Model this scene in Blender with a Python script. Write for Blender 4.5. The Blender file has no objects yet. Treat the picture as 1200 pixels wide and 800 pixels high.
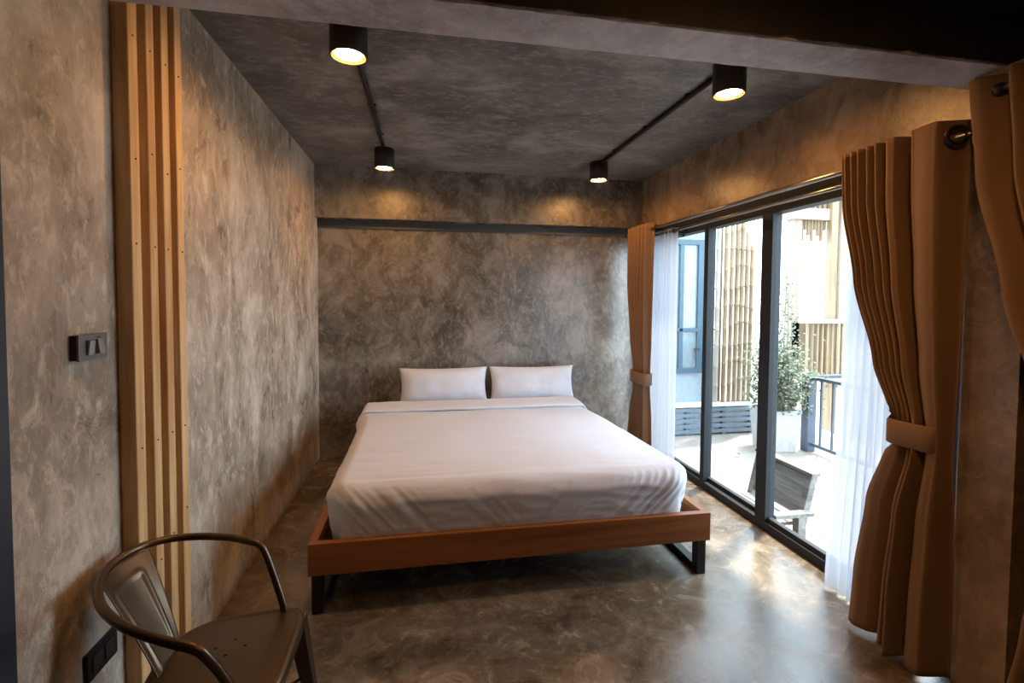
import bpy, bmesh, math, random
from mathutils import Vector, Matrix, noise
random.seed(7)
scene = bpy.context.scene
COL = scene.collection

# ------------------------------------------------------------------ camera
CAM_Z = 1.4602
F_PX, CX, CY = 564.94, 597.5, 370.67
YAW, PITCH, ROLL = 0.1804, 0.0383, 0.0068
cam_d = bpy.data.cameras.new('camera')
cam_d.sensor_width = 36.0
cam_d.lens = F_PX * 36.0 / 1200.0
cam_d.shift_x = (600 - CX) / 1200.0
cam_d.shift_y = (CY - 400) / 1200.0
cam_d.clip_start = 0.02
cam = bpy.data.objects.new('camera', cam_d)
COL.objects.link(cam)
fw = Vector((math.sin(YAW) * math.cos(PITCH), math.cos(YAW) * math.cos(PITCH), -math.sin(PITCH)))
r0 = Vector((math.cos(YAW), -math.sin(YAW), 0))
u0 = r0.cross(fw)
rt = math.cos(ROLL) * r0 + math.sin(ROLL) * u0
up = math.cos(ROLL) * u0 - math.sin(ROLL) * r0
M = Matrix((rt, up, -fw)).transposed().to_4x4()
M.translation = Vector((0, 0, CAM_Z))
cam.matrix_world = M
scene.camera = cam

# ------------------------------------------------------------------ world, sun, exposure
scene.view_settings.view_transform = 'Standard'
scene.view_settings.look = 'None'
scene.view_settings.gamma = 1.0
scene.view_settings.use_curve_mapping = False
scene.view_settings.exposure = 1.0
SKY = 5.4
world = bpy.data.worlds.new('sky')
scene.world = world
world.use_nodes = True
bg = world.node_tree.nodes['Background']
bg.inputs['Color'].default_value = (0.72, 0.86, 1.0, 1)
bg.inputs['Strength'].default_value = SKY
sun_d = bpy.data.lights.new('sun', 'SUN')
sun_d.energy = 8.0
sun_d.color = (1.0, 0.86, 0.70)
sun_d.angle = math.radians(3.0)
sun = bpy.data.objects.new('sun', sun_d)
COL.objects.link(sun)
sun_dir = Vector((0.27, 0.16, 0.95))            # towards the sun
sun.rotation_euler = sun_dir.to_track_quat('Z', 'Y').to_euler()
sun.location = (8, -6, 9)
for (yc, w) in ((2.95, 2.75),):       # portals: guide sampling only, add no light
    pd = bpy.data.lights.new('daylight_portal', 'AREA')
    pd.shape = 'RECTANGLE'; pd.size = 2.1; pd.size_y = w
    pd.cycles.is_portal = True
    po = bpy.data.objects.new('daylight_portal', pd)
    COL.objects.link(po)
    po.location = (2.24, yc, 1.05)
    po.rotation_euler = (0, math.radians(90), 0)   # -Z axis faces -X (into the room)

# ------------------------------------------------------------------ node helpers
def new_mat(name):
    m = bpy.data.materials.new(name); m.use_nodes = True
    nt = m.node_tree
    return m, nt, nt.nodes['Principled BSDF'], nt.nodes['Material Output']

def nd(nt, t, **kw):
    n = nt.nodes.new(t)
    for k, v in kw.items():
        if k in n.inputs: n.inputs[k].default_value = v
        else: setattr(n, k, v)
    return n

def ramp(nt, fac, stops):
    r = nt.nodes.new('ShaderNodeValToRGB')
    e = r.color_ramp.elements
    while len(e) < len(stops): e.new(0.5)
    for el, (p, c) in zip(e, stops):
        el.position = p
        el.color = (c[0], c[1], c[2], 1) if not isinstance(c, (int, float)) else (c, c, c, 1)
    nt.links.new(fac, r.inputs[0])
    return r.outputs[0]

def mixc(nt, fac, a, b, mode='MIX'):
    m = nt.nodes.new('ShaderNodeMix'); m.data_type = 'RGBA'; m.blend_type = mode
    for s, v in ((m.inputs[0], fac), (m.inputs[6], a), (m.inputs[7], b)):
        if hasattr(v, 'is_output'): nt.links.new(v, s)
        elif isinstance(v, (int, float)): s.default_value = v
        else: s.default_value = (v[0], v[1], v[2], 1)
    return m.outputs[2]

def coords(nt, scale=(1, 1, 1), rot=(0, 0, 0), kind='Object'):
    tc = nt.nodes.new('ShaderNodeTexCoord')
    mp = nt.nodes.new('ShaderNodeMapping')
    mp.inputs['Scale'].default_value = scale
    mp.inputs['Rotation'].default_value = rot
    nt.links.new(tc.outputs[kind], mp.inputs[0])
    return mp.outputs[0]

def noise_tex(nt, vec, scale, detail=6, rough=0.6, dist=0.0):
    n = nd(nt, 'ShaderNodeTexNoise')
    n.inputs['Scale'].default_value = scale
    n.inputs['Detail'].default_value = detail
    n.inputs['Roughness'].default_value = rough
    n.inputs['Distortion'].default_value = dist
    nt.links.new(vec, n.inputs['Vector'])
    return n.outputs['Fac']

def plain(name, col, rough=0.5, metal=0.0, spec=0.5):
    m, nt, b, o = new_mat(name)
    v = coords(nt)
    f = noise_tex(nt, v, 14, 4, 0.6)
    c = ramp(nt, f, [(0.3, [x * 0.86 for x in col]), (0.7, [min(1, x * 1.12) for x in col])])
    nt.links.new(c, b.inputs['Base Color'])
    b.inputs['Roughness'].default_value = rough
    b.inputs['Metallic'].default_value = metal
    b.inputs['Specular IOR Level'].default_value = spec
    return m

def concrete(name, dark, mid, light, rough=(0.3, 0.55), streak=(1, 1, 1), sc=1.0, bump=0.25, swirl=1.6, fine=1.0, patch=0.55, wax=0.0):
    m, nt, b, o = new_mat(name)
    v = coords(nt)
    vs = coords(nt, streak)
    big = noise_tex(nt, v, 1.1 * sc, 6, 0.62, 0.7)
    med = noise_tex(nt, vs, 4.2 * sc, 10, 0.68, swirl)
    sm = noise_tex(nt, vs, 17 * sc, 9, 0.74, 0.6)
    mp = nt.nodes.new('ShaderNodeMath'); mp.operation = 'MULTIPLY_ADD'
    nt.links.new(big, mp.inputs[0]); mp.inputs[1].default_value = 0.55
    m2 = nt.nodes.new('ShaderNodeMath'); m2.operation = 'MULTIPLY'
    nt.links.new(med, m2.inputs[0]); m2.inputs[1].default_value = 0.45
    nt.links.new(m2.outputs[0], mp.inputs[2])
    base = ramp(nt, mp.outputs[0], [(0.40, dark), (0.50, mid), (0.60, light)])
    # trowel patches with crisp edges
    dmx = nt.nodes.new('ShaderNodeVectorMath'); dmx.operation = 'MULTIPLY_ADD'
    nz_ = nd(nt, 'ShaderNodeTexNoise'); nz_.inputs['Scale'].default_value = 3.0 * sc; nz_.inputs['Detail'].default_value = 7
    nz_.inputs['Roughness'].default_value = 0.68
    nt.links.new(vs, nz_.inputs['Vector'])
    nt.links.new(nz_.outputs['Color'], dmx.inputs[0]); dmx.inputs[1].default_value = (0.9, 0.9, 0.9); nt.links.new(vs, dmx.inputs[2])
    vp = nd(nt, 'ShaderNodeTexVoronoi'); vp.feature = 'F1'; vp.inputs['Scale'].default_value = 5.5 * sc
    nt.links.new(dmx.outputs[0], vp.inputs['Vector'])
    sep = nt.nodes.new('ShaderNodeSeparateColor'); nt.links.new(vp.outputs['Color'], sep.inputs[0])
    pv = ramp(nt, sep.outputs[0], [(0.0, 0.70), (1.0, 1.0)])
    base = mixc(nt, patch, base, pv, 'MULTIPLY')
    # trowel highlights and thin scratches
    tr = ramp(nt, sm, [(0.50, 0.0), (0.66, fine * 0.6)])
    c1 = mixc(nt, tr, base, light)
    vr = nd(nt, 'ShaderNodeTexVoronoi'); vr.feature = 'DISTANCE_TO_EDGE'
    vr.inputs['Scale'].default_value = 2.4 * sc
    dv = noise_tex(nt, v, 2.0 * sc, 5, 0.6, 0.4)
    dm = nt.nodes.new('ShaderNodeVectorMath'); dm.operation = 'MULTIPLY_ADD'
    cb = nt.nodes.new('ShaderNodeCombineXYZ')
    nt.links.new(dv, cb.inputs[0]); nt.links.new(med, cb.inputs[1]); nt.links.new(big, cb.inputs[2])
    nt.links.new(cb.outputs[0], dm.inputs[0]); dm.inputs[1].default_value = (1.6, 1.6, 1.6)
    nt.links.new(v, dm.inputs[2]); nt.links.new(dm.outputs[0], vr.inputs['Vector'])
    crack = ramp(nt, vr.outputs['Distance'], [(0.0, 1.0), (0.012, 0.0)])
    gate = ramp(nt, sm, [(0.44, 0.0), (0.58, 0.38)])
    cg = nt.nodes.new('ShaderNodeMath'); cg.operation = 'MULTIPLY'
    nt.links.new(crack, cg.inputs[0]); nt.links.new(gate, cg.inputs[1])
    c2 = mixc(nt, cg.outputs[0], c1, [x * 0.45 for x in dark])
    nt.links.new(c2, b.inputs['Base Color'])
    rr = ramp(nt, med, [(0.35, rough[0]), (0.65, rough[1])])
    nt.links.new(rr, b.inputs['Roughness'])
    hb = nt.nodes.new('ShaderNodeMath'); hb.operation = 'MULTIPLY_ADD'
    nt.links.new(sm, hb.inputs[0]); hb.inputs[1].default_value = 0.5
    nt.links.new(med, hb.inputs[2])
    bp = nd(nt, 'ShaderNodeBump'); bp.inputs['Strength'].default_value = bump
    bp.inputs['Distance'].default_value = 0.02
    nt.links.new(hb.outputs[0], bp.inputs['Height'])
    nt.links.new(bp.outputs[0], b.inputs['Normal'])
    if wax:
        b.inputs['Coat Weight'].default_value = wax
        b.inputs['Coat Roughness'].default_value = 0.24
        bc = nd(nt, 'ShaderNodeBump'); bc.inputs['Strength'].default_value = bump * 0.6; bc.inputs['Distance'].default_value = 0.02
        nt.links.new(hb.outputs[0], bc.inputs['Height']); nt.links.new(bc.outputs[0], b.inputs['Coat Normal'])
    return m

def wood(name, dark, light, axis=2, rough=0.42, scale=1.0, knots=True):
    m, nt, b, o = new_mat(name)
    st = [9 * scale] * 3; st[axis] = 0.55 * scale
    v = coords(nt, tuple(st))
    oi = nt.nodes.new('ShaderNodeObjectInfo')
    add = nt.nodes.new('ShaderNodeVectorMath'); add.operation = 'ADD'
    mul = nt.nodes.new('ShaderNodeVectorMath'); mul.operation = 'SCALE'
    cb = nt.nodes.new('ShaderNodeCombineXYZ')
    for i in range(3): nt.links.new(oi.outputs['Random'], cb.inputs[i])
    nt.links.new(cb.outputs[0], mul.inputs[0]); mul.inputs['Scale'].default_value = 13.0
    nt.links.new(v, add.inputs[0]); nt.links.new(mul.outputs[0], add.inputs[1])
    w = noise_tex(nt, add.outputs[0], 1.3, 7, 0.62, 1.2)
    f = noise_tex(nt, add.outputs[0], 7.0, 4, 0.6, 0.2)
    c = ramp(nt, w, [(0.3, dark), (0.7, light)])
    g = ramp(nt, f, [(0.35, 0.72), (0.6, 1.0)])
    c = mixc(nt, 0.55, c, g, 'MULTIPLY')
    tint = ramp(nt, oi.outputs['Random'], [(0.0, 0.82), (1.0, 1.0)])
    c = mixc(nt, 1.0, c, tint, 'MULTIPLY')
    nt.links.new(c, b.inputs['Base Color'])
    b.inputs['Roughness'].default_value = rough
    bp = nd(nt, 'ShaderNodeBump'); bp.inputs['Strength'].default_value = 0.12
    bp.inputs['Distance'].default_value = 0.004
    nt.links.new(f, bp.inputs['Height']); nt.links.new(bp.outputs[0], b.inputs['Normal'])
    return m

def fabric(name, col, rough=0.9, trans=0.0, weave=260, bump=0.1, sheen=0.2):
    m, nt, b, o = new_mat(name)
    v = coords(nt)
    n = noise_tex(nt, v, weave, 2, 0.5)
    n2 = noise_tex(nt, v, 3.0, 4, 0.6)
    c = ramp(nt, n2, [(0.3, [x * 0.94 for x in col]), (0.7, col)])
    nt.links.new(c, b.inputs['Base Color'])
    b.inputs['Roughness'].default_value = rough
    b.inputs['Sheen Weight'].default_value = sheen
    b.inputs['Specular IOR Level'].default_value = 0.2
    bp = nd(nt, 'ShaderNodeBump'); bp.inputs['Strength'].default_value = bump
    bp.inputs['Distance'].default_value = 0.002
    nt.links.new(n, bp.inputs['Height']); nt.links.new(bp.outputs[0], b.inputs['Normal'])
    if trans > 0:
        tr = nd(nt, 'ShaderNodeBsdfTranslucent')
        nt.links.new(c, tr.inputs['Color'])
        mx = nt.nodes.new('ShaderNodeMixShader'); mx.inputs[0].default_value = trans
        nt.links.new(b.outputs[0], mx.inputs[1]); nt.links.new(tr.outputs[0], mx.inputs[2])
        nt.links.new(mx.outputs[0], o.inputs[0])
    return m

def sheer_mat(name, col=(0.92, 0.93, 0.96), clear=0.22):
    m, nt, b, o = new_mat(name)
    v = coords(nt)
    n = noise_tex(nt, v, 240, 2, 0.5)
    c = ramp(nt, n, [(0.3, [x * 0.95 for x in col]), (0.7, col)])
    nt.links.new(c, b.inputs['Base Color']); b.inputs['Roughness'].default_value = 0.9
    b.inputs['Specular IOR Level'].default_value = 0.1
    tr = nd(nt, 'ShaderNodeBsdfTranslucent'); nt.links.new(c, tr.inputs['Color'])
    tp = nd(nt, 'ShaderNodeBsdfTransparent')
    m1 = nt.nodes.new('ShaderNodeMixShader'); m1.inputs[0].default_value = 0.5
    nt.links.new(b.outputs[0], m1.inputs[1]); nt.links.new(tr.outputs[0], m1.inputs[2])
    m2 = nt.nodes.new('ShaderNodeMixShader'); m2.inputs[0].default_value = clear
    nt.links.new(m1.outputs[0], m2.inputs[1]); nt.links.new(tp.outputs[0], m2.inputs[2])
    nt.links.new(m2.outputs[0], o.inputs[0])
    return m

def glass_mat(name):
    m, nt, b, o = new_mat(name)
    nt.nodes.remove(b)
    lw_ = nd(nt, 'ShaderNodeLayerWeight')
    pw = nt.nodes.new('ShaderNodeMath'); pw.operation = 'POWER'; pw.inputs[1].default_value = 4.5
    nt.links.new(lw_.outputs['Facing'], pw.inputs[0])
    sc = nt.nodes.new('ShaderNodeMath'); sc.operation = 'MULTIPLY_ADD'; sc.inputs[1].default_value = 0.7; sc.inputs[2].default_value = 0.03
    nt.links.new(pw.outputs[0], sc.inputs[0])
    tp = nd(nt, 'ShaderNodeBsdfTransparent'); tp.inputs[0].default_value = (0.95, 0.98, 0.98, 1)
    gl = nd(nt, 'ShaderNodeBsdfGlossy'); gl.inputs['Roughness'].default_value = 0.02
    mx = nt.nodes.new('ShaderNodeMixShader')
    nt.links.new(sc.outputs[0], mx.inputs[0]); nt.links.new(tp.outputs[0], mx.inputs[1]); nt.links.new(gl.outputs[0], mx.inputs[2])
    nt.links.new(mx.outputs[0], o.inputs[0])
    return m

def emit_mat(name, col, strength):
    m, nt, b, o = new_mat(name)
    b.inputs['Base Color'].default_value = (0.8, 0.8, 0.8, 1)
    b.inputs['Emission Color'].default_value = (*col, 1)
    b.inputs['Emission Strength'].default_value = strength
    return m

MAT = {}
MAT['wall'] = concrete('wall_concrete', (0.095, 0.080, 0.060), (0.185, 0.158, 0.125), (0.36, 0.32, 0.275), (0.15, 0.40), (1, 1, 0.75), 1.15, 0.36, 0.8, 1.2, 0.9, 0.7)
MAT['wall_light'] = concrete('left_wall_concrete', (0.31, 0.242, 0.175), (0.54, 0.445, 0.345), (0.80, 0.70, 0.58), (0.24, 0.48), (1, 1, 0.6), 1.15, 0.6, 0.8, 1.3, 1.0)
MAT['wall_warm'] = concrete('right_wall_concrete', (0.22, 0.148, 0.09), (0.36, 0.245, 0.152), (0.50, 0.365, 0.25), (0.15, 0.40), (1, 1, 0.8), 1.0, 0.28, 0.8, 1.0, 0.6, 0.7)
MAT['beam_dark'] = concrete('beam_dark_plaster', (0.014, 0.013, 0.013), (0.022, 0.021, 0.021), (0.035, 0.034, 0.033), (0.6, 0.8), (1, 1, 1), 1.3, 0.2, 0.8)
MAT['ceil'] = concrete('ceiling_concrete', (0.10, 0.092, 0.085), (0.17, 0.158, 0.148), (0.33, 0.315, 0.30), (0.38, 0.65), (0.7, 1.2, 1), 1.1, 0.3, 1.0, 1.2, 0.9)
MAT['beam'] = concrete('beam_concrete', (0.36, 0.335, 0.345), (0.56, 0.53, 0.555), (0.70, 0.68, 0.72), (0.4, 0.65), (1, 1, 1), 1.3, 0.35, 0.8)
MAT['floor'] = concrete('floor_polished_concrete', (0.068, 0.050, 0.033), (0.150, 0.118, 0.084), (0.285, 0.235, 0.175), (0.13, 0.32), (1, 1, 1), 1.1, 0.10, 1.0, 0.8, 0.6)
MAT['frame'] = plain('dark_aluminium', (0.018, 0.022, 0.026), 0.55, 0.0, 0.25)
MAT['black'] = plain('black_metal', (0.016, 0.016, 0.017), 0.42, 0.4)
MAT['lampblack'] = plain('lamp_black', (0.022, 0.018, 0.015), 0.5, 0.1)
MAT['steel'] = plain('dark_steel_strip', (0.06, 0.065, 0.062), 0.5, 0.2)
MAT['navy'] = plain('navy_painted_steel', (0.02, 0.028, 0.045), 0.45, 0.1)
MAT['pine'] = wood('pine_batten', (0.56, 0.27, 0.075), (0.93, 0.68, 0.36), 2, 0.45)
MAT['bedx'] = wood('bed_wood_x', (0.20, 0.060, 0.016), (0.42, 0.155, 0.040), 0, 0.36)
MAT['bedy'] = wood('bed_wood_y', (0.20, 0.060, 0.016), (0.42, 0.155, 0.040), 1, 0.36)
MAT['linen'] = fabric('white_linen', (0.67, 0.69, 0.77), 0.85, 0.0, 300, 0.05)
MAT['curtain'] = fabric('brown_curtain', (0.275, 0.168, 0.098), 0.85, 0.02, 320, 0.08, 0.08)
MAT['sheer'] = sheer_mat('white_sheer', (0.44, 0.465, 0.53), 0.12)
MAT['glass'] = glass_mat('door_glass')
MAT['chair'] = plain('bronze_metal', (0.115, 0.082, 0.054), 0.33, 0.85)
MAT['plate'] = plain('grey_switch_plate', (0.16, 0.155, 0.15), 0.4, 0.5)
MAT['rocker'] = plain('silver_rocker', (0.30, 0.30, 0.31), 0.35, 0.6)
MAT['nail'] = plain('nail_head', (0.10, 0.045, 0.02), 0.5, 0.3)
MAT['rod'] = plain('curtain_rod_metal', (0.32, 0.31, 0.31), 0.28, 0.9)
MAT['lens'] = emit_mat('lamp_glow', (1.0, 0.48, 0.14), 125.0)
MAT['ring'] = plain('lamp_reflector', (0.8, 0.36, 0.09), 0.3, 0.7)
MAT['deck'] = concrete('terrace_cement', (0.175, 0.145, 0.12), (0.215, 0.182, 0.155), (0.255, 0.222, 0.195), (0.7, 0.9), (1, 1, 1), 0.8, 0.1)
MAT['bamboo'] = wood('bamboo', (0.13, 0.08, 0.035), (0.26, 0.175, 0.09), 2, 0.5, 0.7)
MAT['bamboopale'] = wood('bamboo_pale', (0.24, 0.195, 0.155), (0.34, 0.29, 0.245), 2, 0.5, 0.7)
MAT['bluegrey'] = plain('blue_grey_boards', (0.085, 0.12, 0.155), 0.6)
MAT['endwall'] = plain('blue_grey_endwall', (0.20, 0.25, 0.28), 0.8)
MAT['paleboard'] = plain('pale_board', (0.50, 0.50, 0.48), 0.7)
MAT['bluewin'] = plain('blue_window_frame', (0.018, 0.055, 0.085), 0.4)
MAT['planter'] = plain('white_planter', (0.33, 0.325, 0.32), 0.6)
MAT['soil'] = plain('soil', (0.06, 0.04, 0.025), 0.95)
MAT['leaf'] = plain('leaf_green', (0.055, 0.072, 0.032), 0.5)
MAT['leafd'] = plain('dry_leaf', (0.14, 0.08, 0.04), 0.7)
MAT['stem'] = plain('shrub_stem', (0.20, 0.14, 0.08), 0.8)
MAT['rail'] = plain('blue_black_rail', (0.035, 0.055, 0.085), 0.5, 0.2)
MAT['oldwood'] = wood('weathered_wood', (0.10, 0.095, 0.09), (0.30, 0.285, 0.27), 1, 0.8)
MAT['plaster'] = plain('neighbour_plaster', (0.28, 0.215, 0.155), 0.9)
MAT['thatch'] = wood('thatch', (0.12, 0.08, 0.04), (0.24, 0.165, 0.09), 2, 0.9)
MAT['postwood'] = wood('porch_wood', (0.20, 0.14, 0.10), (0.30, 0.225, 0.17), 2, 0.7)
MAT['dkwood'] = wood('dark_balcony_wood', (0.10, 0.07, 0.04), (0.2, 0.14, 0.08), 2, 0.8)

# ------------------------------------------------------------------ mesh helpers
def add_box(bm, x0, x1, y0, y1, z0, z1):
    vs = [bm.verts.new(p) for p in ((x0, y0, z0), (x1, y0, z0), (x1, y1, z0), (x0, y1, z0),
                                    (x0, y0, z1), (x1, y0, z1), (x1, y1, z1), (x0, y1, z1))]
    for f in ((3, 2, 1, 0), (4, 5, 6, 7), (0, 1, 5, 4), (1, 2, 6, 5), (2, 3, 7, 6), (3, 0, 4, 7)):
        bm.faces.new([vs[i] for i in f])
    return vs

def add_hexa(bm, pts):
    vs = [bm.verts.new(p) for p in pts]
    for f in ((3, 2, 1, 0), (4, 5, 6, 7), (0, 1, 5, 4), (1, 2, 6, 5), (2, 3, 7, 6), (3, 0, 4, 7)):
        bm.faces.new([vs[i] for i in f])
    return vs

def frames(pts):
    T = []
    for i in range(len(pts)):
        a = pts[max(0, i - 1)]; b = pts[min(len(pts) - 1, i + 1)]
        T.append((b - a).normalized())
    ref = Vector((0, 0, 1)) if abs(T[0].z) < 0.9 else Vector((1, 0, 0))
    N = (ref - T[0] * ref.dot(T[0])).normalized()
    out = []
    for t in T:
        N = (N - t * N.dot(t)).normalized()
        out.append((t, N, t.cross(N)))
    return out

def add_tube(bm, pts, r, seg=12, cap=True, flat=1.0):
    pts = [Vector(p) for p in pts]
    rs = r if isinstance(r, (list, tuple)) else [r] * len(pts)
    rings = []
    for p, (t, n, b), rad in zip(pts, frames(pts), rs):
        rings.append([bm.verts.new(p + (n * math.cos(a) * flat + b * math.sin(a)) * rad)
                      for a in [2 * math.pi * k / seg for k in range(seg)]])
    for A, B in zip(rings, rings[1:]):
        for k in range(seg):
            f = bm.faces.new((A[k], A[(k + 1) % seg], B[(k + 1) % seg], B[k])); f.smooth = True
    if cap:
        bm.faces.new(rings[0][::-1]); bm.faces.new(rings[-1])
    return rings

def add_lathe(bm, prof, cx, cy, seg=40, cap0=False, cap1=False):
    rings = [[bm.verts.new((cx + r * math.cos(2 * math.pi * k / seg), cy + r * math.sin(2 * math.pi * k / seg), z))
              for k in range(seg)] for r, z in prof]
    for A, B in zip(rings, rings[1:]):
        for k in range(seg):
            f = bm.faces.new((A[k], A[(k + 1) % seg], B[(k + 1) % seg], B[k])); f.smooth = True
    if cap0: bm.faces.new(rings[0][::-1])
    if cap1: bm.faces.new(rings[-1])

def add_torus(bm, c, axis, R, r, seg=28, s2=10):
    axis = Vector(axis).normalized(); c = Vector(c)
    a = axis.orthogonal().normalized(); b = axis.cross(a)
    rings = []
    for i in range(seg):
        t = 2 * math.pi * i / seg
        d = a * math.cos(t) + b * math.sin(t)
        rings.append([bm.verts.new(c + d * (R + r * math.cos(q)) + axis * r * math.sin(q))
                      for q in [2 * math.pi * k / s2 for k in range(s2)]])
    for i in range(seg):
        A, B = rings[i], rings[(i + 1) % seg]
        for k in range(s2):
            f = bm.faces.new((A[k], B[k], B[(k + 1) % s2], A[(k + 1) % s2])); f.smooth = True

def add_grid(bm, rows, smooth=True, close_u=False):
    V = [[bm.verts.new(p) for p in row] for row in rows]
    for i in range(len(V) - 1):
        n = len(V[i])
        for j in range(n if close_u else n - 1):
            f = bm.faces.new((V[i][j], V[i][(j + 1) % n], V[i + 1][(j + 1) % n], V[i + 1][j])); f.smooth = smooth
    return V

def bevel(bm, w, seg=2):
    bmesh.ops.bevel(bm, geom=list(bm.edges), offset=w, segments=seg, profile=0.7, affect='EDGES')

def obj(name, bm, mat, parent=None, fix=True):
    if fix: bmesh.ops.recalc_face_normals(bm, faces=bm.faces)
    me = bpy.data.meshes.new(name); bm.to_mesh(me); bm.free()
    o = bpy.data.objects.new(name, me)
    me.materials.append(MAT[mat] if isinstance(mat, str) else mat)
    COL.objects.link(o)
    if parent: o.parent = parent
    return o

def box(name, mat, dims, parent=None, bev=0.0, seg=2):
    bm = bmesh.new(); add_box(bm, *dims)
    if bev: bevel(bm, bev, seg)
    return obj(name, bm, mat, parent)

def tag(o, label=None, cat=None, group=None, kind=None):
    if label: o['label'] = label
    if cat: o['category'] = cat
    if group: o['group'] = group
    if kind: o['kind'] = kind
    return o

def empty(name, loc=(0, 0, 0)):
    o = bpy.data.objects.new(name, None); o.empty_display_size = 0.1
    o.location = loc; COL.objects.link(o); return o

def thing(name, label, cat, group=None):
    return tag(empty(name), label, cat, group)

def struct(o, label=None, cat=None):
    return tag(o, label, cat, None, 'structure')

def solidify(o, t, off=0.0):
    md = o.modifiers.new('solid', 'SOLIDIFY'); md.thickness = t; md.offset = off
    return o

# ------------------------------------------------------------------ room shell
XL, XR, YB, H = -0.9136, 2.1143, 4.5515, 2.6
YN = -2.4                                   # wall behind the camera
WT = 0.16
BY0, BY1, BZ = 1.37, 1.56, 2.28             # ceiling beam
D1 = (1.56, 4.50)                           # sliding door opening in Y
D2 = (0.93, 1.37)                          # second opening
DH = 2.13                                   # opening head height
struct(box('floor', 'floor', (XL - WT, XR + WT, YN - WT, YB + WT, -0.12, 0.0)),
       'polished brown grey concrete floor', 'floor')
struct(box('ceiling', 'ceil', (XL - WT, XR + WT, YN - WT, YB + WT, H, H + 0.15)),
       'grey trowelled concrete ceiling with lamps', 'ceiling')
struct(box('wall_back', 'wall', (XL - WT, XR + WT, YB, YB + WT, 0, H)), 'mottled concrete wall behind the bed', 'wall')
struct(box('wall_back_beam', 'wall', (XL, XR, YB - 0.12, YB, 2.15, H)), 'concrete beam along the top of the back wall', 'beam')
struct(box('trim_1', 'steel', (XL, XR, YB - 0.022, YB, 2.075, 2.15), None, 0.003), 'dark strip under the back wall beam', 'trim')
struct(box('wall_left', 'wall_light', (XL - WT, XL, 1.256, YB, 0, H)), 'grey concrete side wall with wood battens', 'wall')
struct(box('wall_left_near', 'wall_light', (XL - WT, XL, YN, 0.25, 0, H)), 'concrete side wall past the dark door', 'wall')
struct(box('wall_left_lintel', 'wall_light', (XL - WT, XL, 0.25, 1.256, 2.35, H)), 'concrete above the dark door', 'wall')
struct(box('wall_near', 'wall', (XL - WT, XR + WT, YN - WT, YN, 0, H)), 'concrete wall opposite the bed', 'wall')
struct(box('wall_right_top', 'wall_warm', (XR, XR + WT, BY1 - 0.02, YB, DH, H)), 'concrete beam above the sliding glass door', 'wall')
struct(box('wall_right_corner', 'wall_warm', (XR, XR + WT, D1[1], YB, 0, DH)), 'concrete beside the sliding door corner', 'wall')
bm = bmesh.new(); add_box(bm, XR, XR + WT, BY0, BY1, 0, BZ); add_box(bm, 2.0, XR, 1.295, 1.472, 0, BZ)
struct(obj('wall_right_pillar', bm, 'wall_warm'), 'brown concrete pillar between the two curtains', 'pillar')
struct(box('wall_right_near_top', 'wall_warm', (XR, XR + WT, YN, BY0 + 0.02, DH, H)), 'concrete beam above the dark door past the pillar', 'wall')
struct(box('wall_right_near', 'wall_warm', (XR, XR + WT, YN, D2[0], 0, DH)), 'concrete side wall past the second door', 'wall')
# cross beam with slightly broken lower edges
bm = bmesh.new()
nseg = 60
prof = [(BY0, H), (BY0, BZ), (BY1, BZ), (BY1, H)]
rows = []
for i in range(nseg + 1):
    x = XL + (XR - XL) * i / nseg
    j1 = 0.006 * noise.noise((x * 9, 0, 0)); j2 = 0.004 * noise.noise((x * 9, 5, 0))
    rows.append([(x, BY0 + 0.004, H), (x, BY0 + 0.004, BZ + 0.006 + abs(j1)), (x, BY0 + 0.010 + j1, BZ), (x, (BY0 + BY1) / 2, BZ - 0.001),
                 (x, BY1 - 0.006 + j2, BZ), (x, BY1, BZ + 0.005), (x, BY1, H)])
add_grid(bm, rows, False)
cbeam = struct(obj('ceiling_beam', bm, 'beam'), 'rough pale concrete beam crossing the ceiling', 'beam')

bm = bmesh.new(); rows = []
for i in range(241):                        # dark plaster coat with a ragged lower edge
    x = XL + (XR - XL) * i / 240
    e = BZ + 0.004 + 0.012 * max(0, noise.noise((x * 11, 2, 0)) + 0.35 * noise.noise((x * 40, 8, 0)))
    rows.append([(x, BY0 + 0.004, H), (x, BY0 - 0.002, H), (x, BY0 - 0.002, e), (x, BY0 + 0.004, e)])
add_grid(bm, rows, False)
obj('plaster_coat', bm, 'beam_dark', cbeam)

# dark door at the end of the left wall
d = struct(empty('door_2'), 'dark navy door at the end of the left wall', 'door')
box('door_leaf', 'navy', (XL - 0.09, XL - 0.045, 0.31, 1.20, 0.01, 2.29), d, 0.003)
box('door_jamb', 'navy', (XL - 0.12, XL + 0.004, 1.196, 1.254, 0, 2.35), d, 0.003)
box('door_jamb', 'navy', (XL - 0.12, XL + 0.004, 0.252, 0.312, 0, 2.35), d, 0.003)
box('door_head', 'navy', (XL - 0.12, XL + 0.004, 0.312, 1.196, 2.29, 2.35), d, 0.003)

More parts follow.
